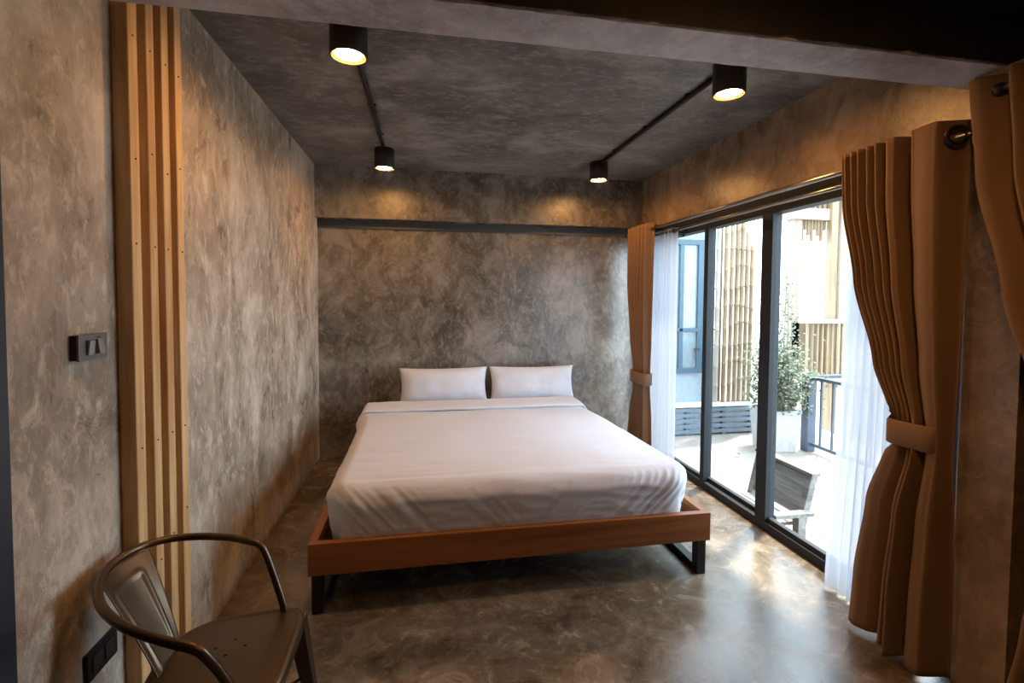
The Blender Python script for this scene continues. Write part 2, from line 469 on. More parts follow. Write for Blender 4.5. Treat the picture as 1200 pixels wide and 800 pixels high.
# ------------------------------------------------------------------ sliding glass doors
def sliding(name, y0, y1, stiles, label, pane_splits):
    d = struct(empty(name), label, 'door')
    a, b = XR + 0.015, XR + 0.105
    box('door_sill', 'frame', (a, b, y0, y1, 0.0, 0.055), d, 0.004)
    box('door_head', 'frame', (a, b, y0, y1, 1.995, DH), d, 0.004)
    for yy in (y0, y1 - 0.05):
        box('door_jamb', 'frame', (a, b, yy, yy + 0.05, 0.055, 1.995), d, 0.004)
    for s, w, dx in stiles:
        box('door_stile', 'frame', (a + dx, a + dx + 0.04, s, s + w, 0.055, 1.995), d, 0.003)
    for k, (p0, p1) in enumerate(pane_splits):
        dx = 0.03 + 0.025 * (k % 2)
        box('bottom_rail', 'frame', (a + dx - 0.014, a + dx + 0.02, p0, p1, 0.055, 0.085), d, 0.003)
        box('pane', 'glass', (a + dx, a + dx + 0.006, p0, p1, 0.07, 2.0), d)
    return d
sliding('door_1', D1[0], D1[1], [(2.655, 0.095, 0.0), (2.675, 0.07, 0.042), (3.335, 0.05, 0.0), (3.36, 0.06, 0.042)],
        'black framed sliding glass door to the terrace', [(1.61, 2.70), (2.70, 3.37), (3.37, 4.45)])
d3 = struct(empty('door_3'), 'dark navy framed door past the concrete pillar', 'door')
box('door_leaf', 'navy', (XR + 0.05, XR + 0.09, D2[0] + 0.05, D2[1] - 0.05, 0.01, DH - 0.05), d3, 0.003)
for yy in (D2[0], D2[1] - 0.05):
    box('door_jamb', 'frame', (XR + 0.015, XR + 0.105, yy, yy + 0.05, 0.0, DH - 0.05), d3, 0.004)
box('door_head', 'frame', (XR + 0.015, XR + 0.105, D2[0], D2[1], DH - 0.05, DH), d3, 0.004)

# ------------------------------------------------------------------ wood battens on the left wall
bat = [(1.655, 1.705), (1.755, 1.800), (1.846, 1.892), (1.938, 1.985)]
batten_panel = thing('batten_panel', 'four vertical pine battens fixed to the concrete wall', 'wall panel')
nail_me = None
for k, (a, b) in enumerate(bat):
    f = box('batten', 'pine', (XL + 0.001, XL + 0.047, a, b, 0.002, H - 0.001), batten_panel, 0.002, 1)
    for z in (0.52 + 0.05 * k, 0.98, 1.62, 1.88 + 0.04 * (k % 2), 2.25):
        if nail_me is None:
            bm = bmesh.new(); bmesh.ops.create_cone(bm, cap_ends=True, segments=8, radius1=0.0035, radius2=0.003, depth=0.003)
            bmesh.ops.rotate(bm, verts=bm.verts, matrix=Matrix.Rotation(math.pi / 2, 3, 'Y'))
            n = obj('nail', bm, 'nail', f); nail_me = n.data
        else:
            n = bpy.data.objects.new('nail', nail_me); COL.objects.link(n); n.parent = f
        n.location = (XL + 0.0478, (a + b) / 2 + 0.004 * math.sin(k * 3 + z * 7), z)

# ------------------------------------------------------------------ switch and socket
sw = thing('light_switch', 'grey metal switch plate with two rockers on the concrete', 'switch')
box('back_box', 'black', (XL, XL + 0.016, 1.452, 1.568, 1.285, 1.352), sw, 0.002)
pl = box('plate', 'plate', (XL + 0.016, XL + 0.022, 1.452, 1.570, 1.283, 1.354), sw, 0.002)
for y, t in ((1.492, 0.12), (1.532, -0.12)):
    bm = bmesh.new(); add_box(bm, -0.006, 0.006, -0.011, 0.011, -0.020, 0.020); bevel(bm, 0.0015)
    rk = obj('rocker', bm, 'rocker', sw)
    rk.location = (XL + 0.024, y, 1.318); rk.rotation_euler = (0, t, 0)
box('indicator', 'black', (XL + 0.022, XL + 0.0225, 1.524, 1.540, 1.342, 1.345), sw)
so = thing('wall_socket', 'black socket plate low on the wall behind the chair', 'socket')
bm = bmesh.new()
add_box(bm, XL, XL + 0.012, 1.470, 1.600, 0.390, 0.470); bevel(bm, 0.003)
obj('plate', bm, 'black', so)
for y in (1.508, 1.562):
    box('outlet', 'lampblack', (XL + 0.012, XL + 0.0145, y - 0.02, y + 0.02, 0.408, 0.452), so, 0.001)

# ------------------------------------------------------------------ ceiling lamps and conduits
def lamp(x, y, label):
    t = thing('ceiling_lamp', label, 'lamp', 'black cylinder lamps under the ceiling')
    t.location = (x, y, H)
    R, h = 0.076, 0.150
    bm = bmesh.new()
    add_lathe(bm, [(0.0005, 0), (R - 0.002, 0), (R, -0.002), (R, -h + 0.002), (R - 0.002, -h), (R - 0.007, -h), (R - 0.008, -h + 0.004),
                   (R - 0.010, -h + 0.03)], 0, 0, 48)
    obj('housing', bm, 'lampblack', t)
    bm = bmesh.new()
    add_lathe(bm, [(R - 0.009, -h + 0.006), (0.060, -h + 0.008), (0.055, -h + 0.02)], 0, 0, 48)
    obj('reflector_ring', bm, 'ring', t)
    bm = bmesh.new()
    add_lathe(bm, [(0.056, -h + 0.010), (0.042, -h + 0.003), (0.022, -h - 0.0005), (0.001, -h - 0.002)], 0, 0, 40, True, True)
    obj('lens', bm, 'lens', t)
    return t
L = [(-0.298, 2.12), (-0.285, 3.88), (1.465, 2.15), (1.462, 3.90)]
lamp(*L[0], 'black cylinder lamp beside the cross beam on the batten wall side')
lamp(*L[1], 'black cylinder lamp above the bed on the batten wall side')
lamp(*L[2], 'black cylinder lamp beside the cross beam on the glass door side')
lamp(0.95, 0.60, 'added unseen black cylinder lamp warming the pillar and curtains')  # extra lamp added out of view to put warm light on pillar and curtains
lamp(*L[3], 'black cylinder lamp above the bed on the glass door side')
def conduit(p, q, label):
    t = thing('conduit_pipe', label, 'pipe')
    a = Vector((p[0], p[1] + 0.07, H - 0.016)); b = Vector((q[0], q[1] - 0.07, H - 0.016))
    bm = bmesh.new(); add_tube(bm, [a, a.lerp(b, 0.5), b], 0.0145, 14); obj('pipe', bm, 'black', t)
    for k in (0.18, 0.5, 0.82):
        c = a.lerp(b, k); box('clip', 'black', (c.x - 0.024, c.x + 0.024, c.y - 0.009, c.y + 0.009, H - 0.006, H), t)
conduit(L[0], L[1], 'black conduit pipe joining the lamps on the batten wall side')
conduit(L[2], L[3], 'black conduit pipe joining the lamps on the glass door side')

# ------------------------------------------------------------------ bed
bxl, bxr, byf, byb, bz0, bz1 = -0.511, 1.497, 2.267, 4.425, 0.19, 0.338
bed = thing('bed', 'wooden platform bed frame on black steel legs', 'bed')
rt_ = 0.038
box('foot_rail', 'bedx', (bxl, bxr, byf, byf + rt_, bz0, bz1), bed, 0.004)
box('head_rail', 'bedx', (bxl, bxr, byb - rt_, byb, bz0, bz1), bed, 0.004)
for x in (bxl, bxr - rt_):
    box('side_rail', 'bedy', (x, x + rt_, byf + rt_, byb - rt_, bz0, bz1), bed, 0.004)
box('base_board', 'dkwood', (bxl + rt_, bxr - rt_, byf + rt_, byb - rt_, bz0 + 0.045, bz0 + 0.063), bed)
for x in (bxl + 0.012, bxr - 0.062):
    lf = box('leg_frame', 'black', (x, x + 0.05, byf + 0.02, byf + 0.07, 0.0, bz0), bed, 0.003)
    box('runner', 'black', (x, x + 0.05, byf + 0.07, byb - 0.25, 0.0, 0.04), lf, 0.003)
    box('rear_post', 'black', (x, x + 0.05, byb - 0.30, byb - 0.25, 0.04, bz0), lf, 0.003)
    box('top_bar', 'black', (x, x + 0.05, byf + 0.07, byb - 0.30, bz0 - 0.03, bz0), lf, 0.003)

def rounded_box(hx, hy, z0, z1, r, nx, ny, nz, disp=None, shape=None):
    """open-bottomed dense rounded box, centred on xy"""
    bm = bmesh.new()
    cz1 = z1 - r
    idx = {}
    def put(p):
        key = (round(p[0], 5), round(p[1], 5), round(p[2], 5))
        if key not in idx:
            q = Vector(p)
            core = Vector((max(-hx + r, min(hx - r, q.x)), max(-hy + r, min(hy - r, q.y)), min(cz1, q.z)))
            dv = q - core
            n = dv.normalized() if dv.length > 1e-9 else Vector((0, 0, 1))
            out = core + n * r if dv.length > 1e-9 else q
            if shape: out = shape(out)
            if disp: out = out + n * disp(out, n)
            idx[key] = bm.verts.new(out)
        return idx[key]
    xs = [-hx + 2 * hx * i / nx for i in range(nx + 1)]
    ys = [-hy + 2 * hy * i / ny for i in range(ny + 1)]
    zs = [z0 + (z1 - z0) * i / nz for i in range(nz + 1)]
    def face(ps):
        vs = []
        for p in ps:
            v = put(p)
            if v not in vs: vs.append(v)
        if len(vs) >= 3:
            try:
                f = bm.faces.new(vs); f.smooth = True
            except ValueError: pass
    for i in range(nx):
        for j in range(ny):
            face([(xs[i], ys[j], z1), (xs[i + 1], ys[j], z1), (xs[i + 1], ys[j + 1], z1), (xs[i], ys[j + 1], z1)])
        for k in range(nz):
            for y in (-hy, hy):
                face([(xs[i], y, zs[k]), (xs[i + 1], y, zs[k]), (xs[i + 1], y, zs[k + 1]), (xs[i], y, zs[k + 1])])
    for j in range(ny):
        for k in range(nz):
            for x in (-hx, hx):
                face([(x, ys[j], zs[k]), (x, ys[j + 1], zs[k]), (x, ys[j + 1], zs[k + 1]), (x, ys[j], zs[k + 1])])
    return bm

mcx, mcy = 0.492, 3.345
hxm, hym = 0.905, 1.045
bm = rounded_box(hxm - 0.03, hym, 0.255, 0.505, 0.06, 40, 40, 8)
o = obj('mattress', bm, 'linen'); o.location = (mcx, mcy, 0)
tag(o, 'white sheeted mattress set into the wooden bed frame', 'mattress')

dhx, dhy = 0.942, 0.960
CR = 0.17
def plan_round(x, y):
    ax, ay = abs(x) - (dhx - CR), abs(y) - (dhy - CR)
    if ax > 0 and ay > 0 and y < 0:
        a, b = ax / CR, ay / CR
        ax2, ay2 = a * math.sqrt(max(0, 1 - b * b / 2)), b * math.sqrt(max(0, 1 - a * a / 2))
        x = math.copysign(dhx - CR + CR * ax2, x); y = math.copysign(dhy - CR + CR * ay2, y)
    return x, y
def duv_shape(q):
    t = (q.y + dhy) / (2 * dhy)          # 0 foot, 1 head
    qx, qy = plan_round(q.x, q.y)
    low = max(0.0, (0.50 - q.z) / 0.22)  # tucked in towards the bottom
    qx *= 1 - 0.022 * low; qy = qy + 0.03 * low if qy < 0 else qy
    x = qx * (1 - 0.011 * t) - 0.045 * t * t
    z = q.z - 0.032 * t * (1 - low)
    if q.x < -0.5 and t > 0.72:          # bulge of the fold at the head
        x -= 0.03 * math.sin((t - 0.72) / 0.28 * math.pi) * (1 - low)
    return Vector((x, qy, z))
def ridged(v):
    return (1 - abs(noise.noise(v)) * 2.2)
def duv_disp(p, n):
    x, y, z = p
    w = 0.006 * noise.noise((x * 2.2, y * 2.2, 3)) + 0.003 * noise.noise((x * 5, y * 9, 7))
    near = max(0.0, 1 - (y + dhy) / 0.7)
    w += 0.0035 * ridged((x * 1.8 + 3, y * 16, 4)) * near * (1 - 0.6 * abs(n.y))
    side = 1.0 - max(0, n.z) ** 1.5
    if side > 0.1 and y < 0.6:
        if abs(n.y) >= abs(n.x): d, s_ = dhx - abs(x), x
        else: d, s_ = (y + dhy) * 1.9, y
        g = max(0.0, 1.0 - d / 0.55) ** 1.2
        lean = 0.9 * (0.5 - z) * (-1 if x > 0 else 1)
        w += side * (0.0015 + 0.0095 * g) * (ridged(((s_ - lean) * 21 + y * 9, z * 1.6, 2)) - 0.5)
        w += side * 0.004 * ridged((x * 5, y * 5, z * 20))
        w += side * 0.006 * math.sin(max(0, min(1, (z - 0.27) / 0.28)) * math.pi)
    return w
bm = rounded_box(dhx, dhy, 0.275, 0.574, 0.085, 300, 150, 26, duv_disp, duv_shape)
duvet = obj('duvet', bm, 'linen'); duvet.location = (mcx, 3.245, 0)
tag(duvet, 'white duvet spread smooth over the mattress', 'duvet')
# turned-down top edge of the duvet
bm = bmesh.new()
rows = []
NX = 120
for i in range(NX + 1):
    u = i / NX; x = -0.985 + 1.875 * u
    row = []
    e = max(0, abs(u - 0.5) * 2 - 0.94) / 0.06
    drop = (0.085 if u < 0.5 else 0.05) * e * e
    wob = 0.012 * noise.noise((x * 2.5, 0, 4))
    for (dy, dz) in ((-0.20, 0.0), (-0.215, 0.009), (-0.205, 0.020), (-0.16, 0.026), (-0.05, 0.030), (0.06, 0.030), (0.10, 0.020), (0.115, 0.0)):
        row.append((x, 0.845 + dy + wob, 0.5485 + dz - drop + 0.004 * noise.noise((x * 6, dy * 9, 2))))
    rows.append(row)
add_grid(bm, rows)
obj('turned_down_edge', bm, 'linen', duvet)

def pillow(x, y, z, w, h, t, tilt, rz, label, seed):
    bm = bmesh.new(); N = 44
    rows_f, rows_b = [], []
    for i in range(N + 1):
        v = -1 + 2 * i / N; rf, rb = [], []
        for j in range(N + 1):
            u = -1 + 2 * j / N
            pin = 1 - 0.075 * (1 - u * u) * abs(v) ** 3 * 1.0
            piu = 1 - 0.06 * (1 - v * v) * abs(u) ** 3
            X = u * w / 2 * piu; Z = v * h / 2 * pin
            th = t / 2 * (max(0, 1 - abs(u) ** 2.6) ** 0.6) * (max(0, 1 - abs(v) ** 2.6) ** 0.6)
            cr = 0.010 * noise.noise((u * 3 + seed, v * 1.6, seed)) + 0.002 * noise.noise((u * 8 + seed, v * 3, 1))
            cr += 0.006 * math.sin((u * 9 + abs(v) * 5) + seed) * max(0, abs(u) - 0.55)
            k = min(1, th / (t * 0.2))
            rf.append((X, -th + cr * k, Z)); rb.append((X, th + cr * k, Z))
        rows_f.append(rf); rows_b.append(rb)
    add_grid(bm, rows_f); add_grid(bm, [r[::-1] for r in rows_b])
    bmesh.ops.remove_doubles(bm, verts=bm.verts, dist=0.0004)
    o = obj('pillow', bm, 'linen')
    o.location = (x, y, z); o.rotation_euler = (tilt, 0, rz)
    return tag(o, label, 'pillow', 'pillows against the concrete wall')
pillow(0.195, 4.335, 0.668, 0.79, 0.335, 0.17, math.radians(-14), 0.02, 'white pillow propped on the bed toward the batten wall', 1.3)
pillow(1.005, 4.335, 0.668, 0.80, 0.335, 0.17, math.radians(-14), -0.02, 'white pillow propped on the bed toward the glass door', 6.1)

# ------------------------------------------------------------------ curtains
def interp(tab, z):
    tab = sorted(tab)
    if z <= tab[0][0]: return tab[0][1:]
    for a, b in zip(tab, tab[1:]):
        if z <= b[0]:
            t = (z - a[0]) / (b[0] - a[0]); t = t * t * (3 - 2 * t) * 0.6 + t * 0.4
            return tuple(p + (q - p) * t for p, q in zip(a[1:], b[1:]))
    return tab[-1][1:]
def curtain_mesh(tab, phase, ztop, zbot, X0, nu=220, nz=70, phase2=None, ztie=0, seed=0, gain=None):
    """tab rows: z, y_low, y_high, fold amplitude; phase: list of (u, turns)"""
    rows = []
    for k in range(nz + 1):
        z = ztop + (zbot - ztop) * k / nz
        yl, yh, A = interp(tab, z)
        m = 0.0
        if phase2: m = max(0.0, min(1.0, (ztie + 0.10 - z) / 0.20)); m = m * m * (3 - 2 * m)
        row = []
        for i in range(nu + 1):
            u = i / nu
            ph = interp(phase, u)[0]
            if phase2: ph = ph * (1 - m) + interp(phase2, u)[0] * m
            ph = ph * 2 * math.pi + 0.30 * noise.noise((u * 5, z * 0.9, seed))
            g = interp(gain, u)[0] if gain else 1.0
            x = X0 + A * g * math.sin(ph) * (0.9 + 0.25 * noise.noise((u * 7, z * 0.7, seed + 4)))
            row.append((x, yl + (yh - yl) * u, z))
        rows.append(row)
    bm = bmesh.new(); add_grid(bm, rows)
    return bm
def tie_band(X0, yl, yh, zc, h, depth, parent, slant=0.0):
    bm = bmesh.new(); rows = []
    n = 40
    for k, dz in enumerate((-h / 2, -h / 2 + 0.004, 0, h / 2 - 0.004, h / 2)):
        off = -0.004 if k in (0, 4) else 0.0
        row = []
        for i in range(n):
            a = 2 * math.pi * i / n
            ca, sa = math.cos(a), math.sin(a)
            sx = math.copysign(abs(ca) ** 0.55, ca) * (depth + off)
            sy = math.copysign(abs(sa) ** 0.55, sa) * ((yh - yl) / 2 + off)
            row.append((X0 + sx, (yl + yh) / 2 + sy, zc + dz + slant * sy))
        rows.append(row)
    add_grid(bm, rows, True, True)
    return solidify(obj('tie_band', bm, 'curtain', parent), 0.004, 1)

# curtain by the pillar
C1 = thing('curtain', 'brown curtain tied back beside the concrete pillar', 'curtain', 'brown tied back curtains')
CX1 = 1.925
tab = [(2.20, 1.452, 1.945, 0.044), (1.9, 1.452, 1.93, 0.044), (1.55, 1.452, 1.86, 0.042), (1.2, 1.452, 1.755, 0.036), (0.99, 1.452, 1.675, 0.027),
       (0.88, 1.452, 1.675, 0.027), (0.6, 1.452, 1.755, 0.042), (0.25, 1.452, 1.80, 0.050), (0.0, 1.452, 1.815, 0.052)]
ph1 = [(0.0, 0.25), (0.11, 0.70), (0.30, 0.86), (0.39, 1.25), (0.46, 1.62), (0.55, 1.90), (0.62, 2.7), (0.70, 3.65), (0.78, 4.6), (0.86, 5.6), (0.93, 6.6), (1.0, 7.6)]
ph1b = [(0.0, 0.25), (0.11, 0.70), (0.25, 0.85), (0.33, 1.25), (0.41, 1.72), (0.49, 2.25), (0.57, 2.72), (0.66, 3.25), (0.80, 3.62), (1.0, 3.85)]
gain1 = [(0.0, 1.15), (0.12, 1.25), (0.28, 1.2), (0.39, 2.0), (0.50, 1.3), (0.60, 0.85), (1.0, 0.75)]
bm = curtain_mesh(tab, ph1, 2.125, 0.02, CX1, 300, 90, ph1b, 0.93, 1, gain1)
solidify(obj('cloth', bm, 'curtain', C1), 0.003)
tie_band(CX1, 1.475, 1.672, 0.930, 0.095, 0.043, C1, -0.03)
bm = bmesh.new()
add_torus(bm, (CX1 - 0.012, 1.456, 2.062), (-0.5, -0.85, 0), 0.030, 0.008)
obj('eyelet', bm, 'black', C1)
# curtain at the bed corner
C2 = thing('curtain', 'brown curtain tied back in the corner behind the bed', 'curtain', 'brown tied back curtains')
tab = [(2.14, 3.84, 4.34, 0.036), (1.6, 3.86, 4.33, 0.036), (1.1, 3.87, 4.25, 0.032), (0.80, 3.88, 4.16, 0.026), (0.70, 3.88, 4.16, 0.026),
       (0.4, 3.85, 4.24, 0.034), (0.0, 3.83, 4.30, 0.04)]
ph2 = [(0.0, 0.1), (1.0, 6.3)]
bm = curtain_mesh(tab, ph2, 2.115, 0.02, 1.93, 180, 60, None, 0, 3)
solidify(obj('cloth', bm, 'curtain', C2), 0.004)
tie_band(1.93, 3.865, 4.175, 0.76, 0.10, 0.048, C2, 0.0)
# curtain past the pillar
C3 = thing('curtain', 'brown curtain of the dark door past the concrete pillar', 'curtain', 'brown tied back curtains')
tab = [(2.26, 0.80, 1.42, 0.034), (1.9, 0.81, 1.385, 0.034), (1.5, 0.82, 1.29, 0.034), (0.98, 0.85, 1.12, 0.034), (0.86, 0.85, 1.12, 0.034),
       (0.4, 0.82, 1.19, 0.042), (0.0, 0.80, 1.25, 0.046)]
ph3 = [(0.0, 0.0), (1.0, 6.8)]
bm = curtain_mesh(tab, ph3, 2.235, 0.02, 1.93, 220, 60, None, 0, 5)
solidify(obj('cloth', bm, 'curtain', C3), 0.004)
tie_band(1.93, 0.84, 1.13, 0.92, 0.10, 0.058, C3, -0.05)
# sheers
def sheer(tab, phase, X0, label, seed):
    bm = curtain_mesh(tab, phase, 2.045, 0.012, X0, 200, 40, None, 0, seed)
    o = obj('sheer_curtain', bm, 'sheer')
    return tag(o, label, 'curtain', 'white sheer curtains')
sheer([(2.1, 1.60, 1.985, 0.016), (1.0, 1.60, 2.03, 0.018), (0.0, 1.60, 2.09, 0.020)], [(0.0, 0.0), (1.0, 9.0)], 2.03,
      'white sheer curtain hanging behind the brown curtain by the pillar', 2)
sheer([(2.1, 3.60, 4.30, 0.016), (0.0, 3.59, 4.30, 0.018)], [(0.0, 0.0), (1.0, 12.0)], 2.03,
      'white sheer curtain hanging beside the bed corner', 8)

def rod(x, y0, y1, z, r, label, brackets, ring=None):
    t = thing('curtain_rod', label, 'curtain rod')
    bm = bmesh.new(); add_tube(bm, [(x, y0, z), (x, (y0 + y1) / 2, z), (x, y1, z)], r, 16); obj('pole', bm, 'rod', t)
    for y, s in ((y0, -1), (y1, 1)):
        bm = bmesh.new(); add_tube(bm, [(x, y, z), (x, y + s * 0.004, z), (x, y + s * 0.02, z), (x, y + s * 0.03, z)], [r, r * 1.7, r * 1.7, r * 1.1], 16)
        obj('finial', bm, 'black', t)
    for y in brackets:
        bm = bmesh.new(); add_torus(bm, (x, y, z), (0, 1, 0), r + 0.006, 0.005, 20, 8)
        add_box(bm, x, XR, y - 0.006, y + 0.006, z - r - 0.012, z - r - 0.002)
        add_box(bm, XR - 0.006, XR, y - 0.014, y + 0.014, z - 0.05, z + 0.03)
        obj('bracket', bm, 'black', t)
    return t
rod(1.945, 1.412, 4.37, 2.063, 0.0125, 'front black curtain rod carrying the brown curtains over the glass door', (1.49, 3.80))
rod(2.03, 1.590, 4.32, 2.02, 0.0105, 'rear black curtain rod carrying the white sheers over the glass door', (3.66,))
rod(1.935, 0.40, 1.33, 2.18, 0.0125, 'black curtain rod over the door past the pillar', (0.46,))

# ------------------------------------------------------------------ bronze armchair
CH = thing('armchair', 'bronze metal armchair with curved rail beside the battens', 'chair')
cy0 = 1.450
zs = 0.45
# seat: rounded trapezoid with rolled edge
def seat_outline(off=0.0, n=72):
    pts = []
    for i in range(n):
        a = 2 * math.pi * i / n
        ca, sa = math.cos(a), math.sin(a)
        ex = 0.36 if ca > 0 else 0.75
        x = math.copysign(abs(ca) ** ex, ca) * (0.172 + off)
        wy = 0.178 + 0.016 * (x / 0.172)
        y = math.copysign(abs(sa) ** (0.36 if ca > 0 else 0.62), sa) * (wy + off)
        pts.append((x - 0.545, cy0 + y))
    return pts
bm = bmesh.new()
rings = []
for off, z in ((-0.012, zs - 0.006), (-0.003, zs - 0.001), (0.004, zs - 0.004), (0.007, zs - 0.013), (0.005, zs - 0.045), (0.001, zs - 0.046), (0.001, zs - 0.016), (-0.012, zs - 0.010)):
    rings.append([(x, y, z) for x, y in seat_outline(off)])
V = add_grid(bm, rings, True, True)
c = bm.faces.new([v for v in V[0]]); bm.faces.new([v for v in V[-1]][::-1])
seat = obj('seat', bm, 'chair', CH)
# drilled drain holes
cutbm = bmesh.new()
hole = [(-0.585, cy0 + 0.03), (-0.545, cy0 + 0.062), (-0.548, cy0 - 0.002), (-0.507, cy0 + 0.028), (-0.55, cy0 - 0.062)]
for x, y in hole:
    r = bmesh.ops.create_cone(cutbm, cap_ends=True, segments=14, radius1=0.0055, radius2=0.0055, depth=0.08)
    bmesh.ops.translate(cutbm, verts=r['verts'], vec=(x, y, zs))
cut_me = bpy.data.meshes.new('cut'); cutbm.to_mesh(cut_me); cutbm.free()
cut = bpy.data.objects.new('cut', cut_me); COL.objects.link(cut)
bo = seat.modifiers.new('holes', 'BOOLEAN'); bo.operation = 'DIFFERENCE'; bo.object = cut; bo.solver = 'EXACT'
dg = bpy.context.evaluated_depsgraph_get(); dg.update()
new_me = bpy.data.meshes.new_from_object(seat.evaluated_get(dg))
seat.modifiers.clear(); seat.data = new_me
bpy.data.objects.remove(cut); bpy.data.meshes.remove(cut_me)
# arm rail
def catmull(P, n=8):
    P = [Vector(p) for p in P]; out = []
    Q = [P[0] * 2 - P[1]] + P + [P[-1] * 2 - P[-2]]
    for i in range(1, len(Q) - 2):
        for k in range(n):
            t = k / n
            a, b, c_, d_ = Q[i - 1], Q[i], Q[i + 1], Q[i + 2]
            out.append(0.5 * ((2 * b) + (-a + c_) * t + (2 * a - 5 * b + 4 * c_ - d_) * t * t + (-a + 3 * b - 3 * c_ + d_) * t ** 3))
    out.append(P[-1]); return out
za = 0.655
path = [(-0.440, 1.632, 0.435), (-0.447, 1.636, 0.470), (-0.482, 1.650, 0.57), (-0.506, 1.660, za - 0.028), (-0.522, 1.664, za - 0.006), (-0.552, 1.672, za + 0.004),
        (-0.62, 1.690, za + 0.014), (-0.715, 1.694, za + 0.024), (-0.795, 1.668, za + 0.034), (-0.848, 1.605, za + 0.042), (-0.864, 1.51, za + 0.045), (-0.838, 1.415, za + 0.042),
        (-0.780, 1.326, za + 0.034), (-0.690, 1.252, za + 0.024), (-0.590, 1.204, za + 0.014), (-0.528, 1.186, za + 0.004), (-0.505, 1.184, za - 0.006), (-0.490, 1.190, za - 0.028),
        (-0.470, 1.212, 0.57), (-0.447, 1.248, 0.470), (-0.440, 1.256, 0.435)]
bm = bmesh.new(); add_tube(bm, catmull(path, 7), 0.0115, 14)
obj('arm_rail', bm, 'chair', CH)
# back splat with a raised panel
def splat_pt(u, v, push=0.0):
    # v 0 bottom .. 1 top ; u -1..1
    x = -0.690 - 0.160 * v ** 1.1; z = 0.440 + (za + 0.042 - 0.440) * v
    w = 0.062 + 0.036 * v
    bend = 0.030 * (u + 0.1) ** 2 * v
    return Vector((x + push + bend, cy0 + 0.055 * v + u * w, z))
bm = bmesh.new(); rows = []
NU, NV = 40, 50
def ridge(u, v):
    du = abs(abs(u) - 0.62); dv_ = 0
    w = 0.0
    if 0.06 < v < 0.84: w = max(w, max(0, 1 - du / 0.10))
    if abs(u) < 0.62: w = max(w, max(0, 1 - abs(v - 0.84) / 0.035), max(0, 1 - abs(v - 0.06) / 0.035))
    return 0.0045 * w * w * (3 - 2 * w)
for i in range(NV + 1):
    v = i / NV
    rows.append([splat_pt(-1 + 2 * j / NU, v, ridge(-1 + 2 * j / NU, v)) for j in range(NU + 1)])
add_grid(bm, rows)
solidify(obj('back_splat', bm, 'chair', CH), 0.003, 0)
# rear side supports and legs
for s in (-1, 1):
    for (tx, bx_) in ((-0.395, -0.345), (-0.675, -0.755)):
        fy, by_ = cy0 + s * 0.160, cy0 + s * 0.215
        if tx < -0.6: fy, by_ = cy0 + s * 0.120, cy0 + s * 0.20
        bm = bmesh.new()
        add_hexa(bm, [(bx_ - 0.014, by_ - 0.014, 0.0), (bx_ + 0.014, by_ - 0.014, 0.0), (bx_ + 0.014, by_ + 0.014, 0.0), (bx_ - 0.014, by_ + 0.014, 0.0),
                      (tx - 0.030, fy - 0.028, zs - 0.02), (tx + 0.024, fy - 0.028, zs - 0.02), (tx + 0.024, fy + 0.028, zs - 0.02), (tx - 0.030, fy + 0.028, zs - 0.02)])
        bevel(bm, 0.004)
        lg = obj('leg', bm, 'chair', CH)
        box('foot_cap', 'black', (bx_ - 0.016, bx_ + 0.016, by_ - 0.016, by_ + 0.016, 0.0, 0.018), lg, 0.003)
for s in (-1, 1):
    bm = bmesh.new(); add_tube(bm, [(-0.37, cy0 + s * 0.185, 0.22), (-0.712, cy0 - s * 0.158, 0.22)], 0.005, 8)
    obj('brace', bm, 'chair', CH)

# ------------------------------------------------------------------ terrace outside
TZ = -0.38
struct(box('terrace_floor', 'deck', (XR + WT, 5.6, -3.0, 6.2, TZ - 0.1, TZ)), 'pale cement terrace outside the glass door', 'terrace')
struct(box('house_plinth', 'deck', (XR + WT - 0.02, XR + WT, -3.0, 6.2, TZ, -0.001)), 'pale plinth under the glass door', 'wall')
struct(box('ground', 'deck', (5.6, 40, -20, 40, -3.2, -3.0)), 'pale ground below the terrace', 'ground')
# end wall with the blue casement
ew = struct(box('wall_terrace_end', 'endwall', (XR + WT, 3.84, 6.0, 6.12, TZ, 3.0)), 'pale grey wall at the end of the terrace', 'wall')
cw = tag(empty('casement_window'), 'blue framed casement window in the terrace end wall', 'window')
wx0, wx1, wz0, wz1 = 3.02, 3.755, 0.46, 2.26
box('frame_stile', 'bluewin', (wx0, wx0 + 0.06, 5.955, 6.0, wz0, wz1), cw, 0.004)
box('frame_stile', 'bluewin', (wx1 - 0.085, wx1, 5.955, 6.0, wz0, wz1), cw, 0.004)
box('frame_stile', 'bluewin', (3.40, 3.46, 5.955, 6.0, wz0 + 0.07, wz1 - 0.07), cw, 0.004)
box('frame_rail', 'bluewin', (wx0 + 0.06, wx1 - 0.085, 5.955, 6.0, wz0, wz0 + 0.07), cw, 0.004)
box('frame_rail', 'bluewin', (wx0 + 0.06, wx1 - 0.085, 5.955, 6.0, wz1 - 0.07, wz1), cw, 0.004)
box('frame_rail', 'bluewin', (wx0 + 0.06, wx1 - 0.085, 5.955, 6.0, 1.02, 1.07), cw, 0.004)
for a, b in ((wx0 + 0.06, 3.40), (3.46, wx1 - 0.085)):
    box('pane', plain('window_reflection_glass', (0.16, 0.20, 0.22), 0.08, 0.0, 0.8), (a, b, 5.99, 5.998, wz0 + 0.07, wz1 - 0.07), cw)
bm = bmesh.new(); add_tube(bm, catmull([(3.645, 5.95, 0.78), (3.645, 5.935, 0.70), (3.645, 5.93, 0.62)], 4), 0.012, 8)
add_box(bm, 3.625, 3.700, 5.925, 5.955, 0.77, 0.80)
obj('handle', bm, 'black', cw)

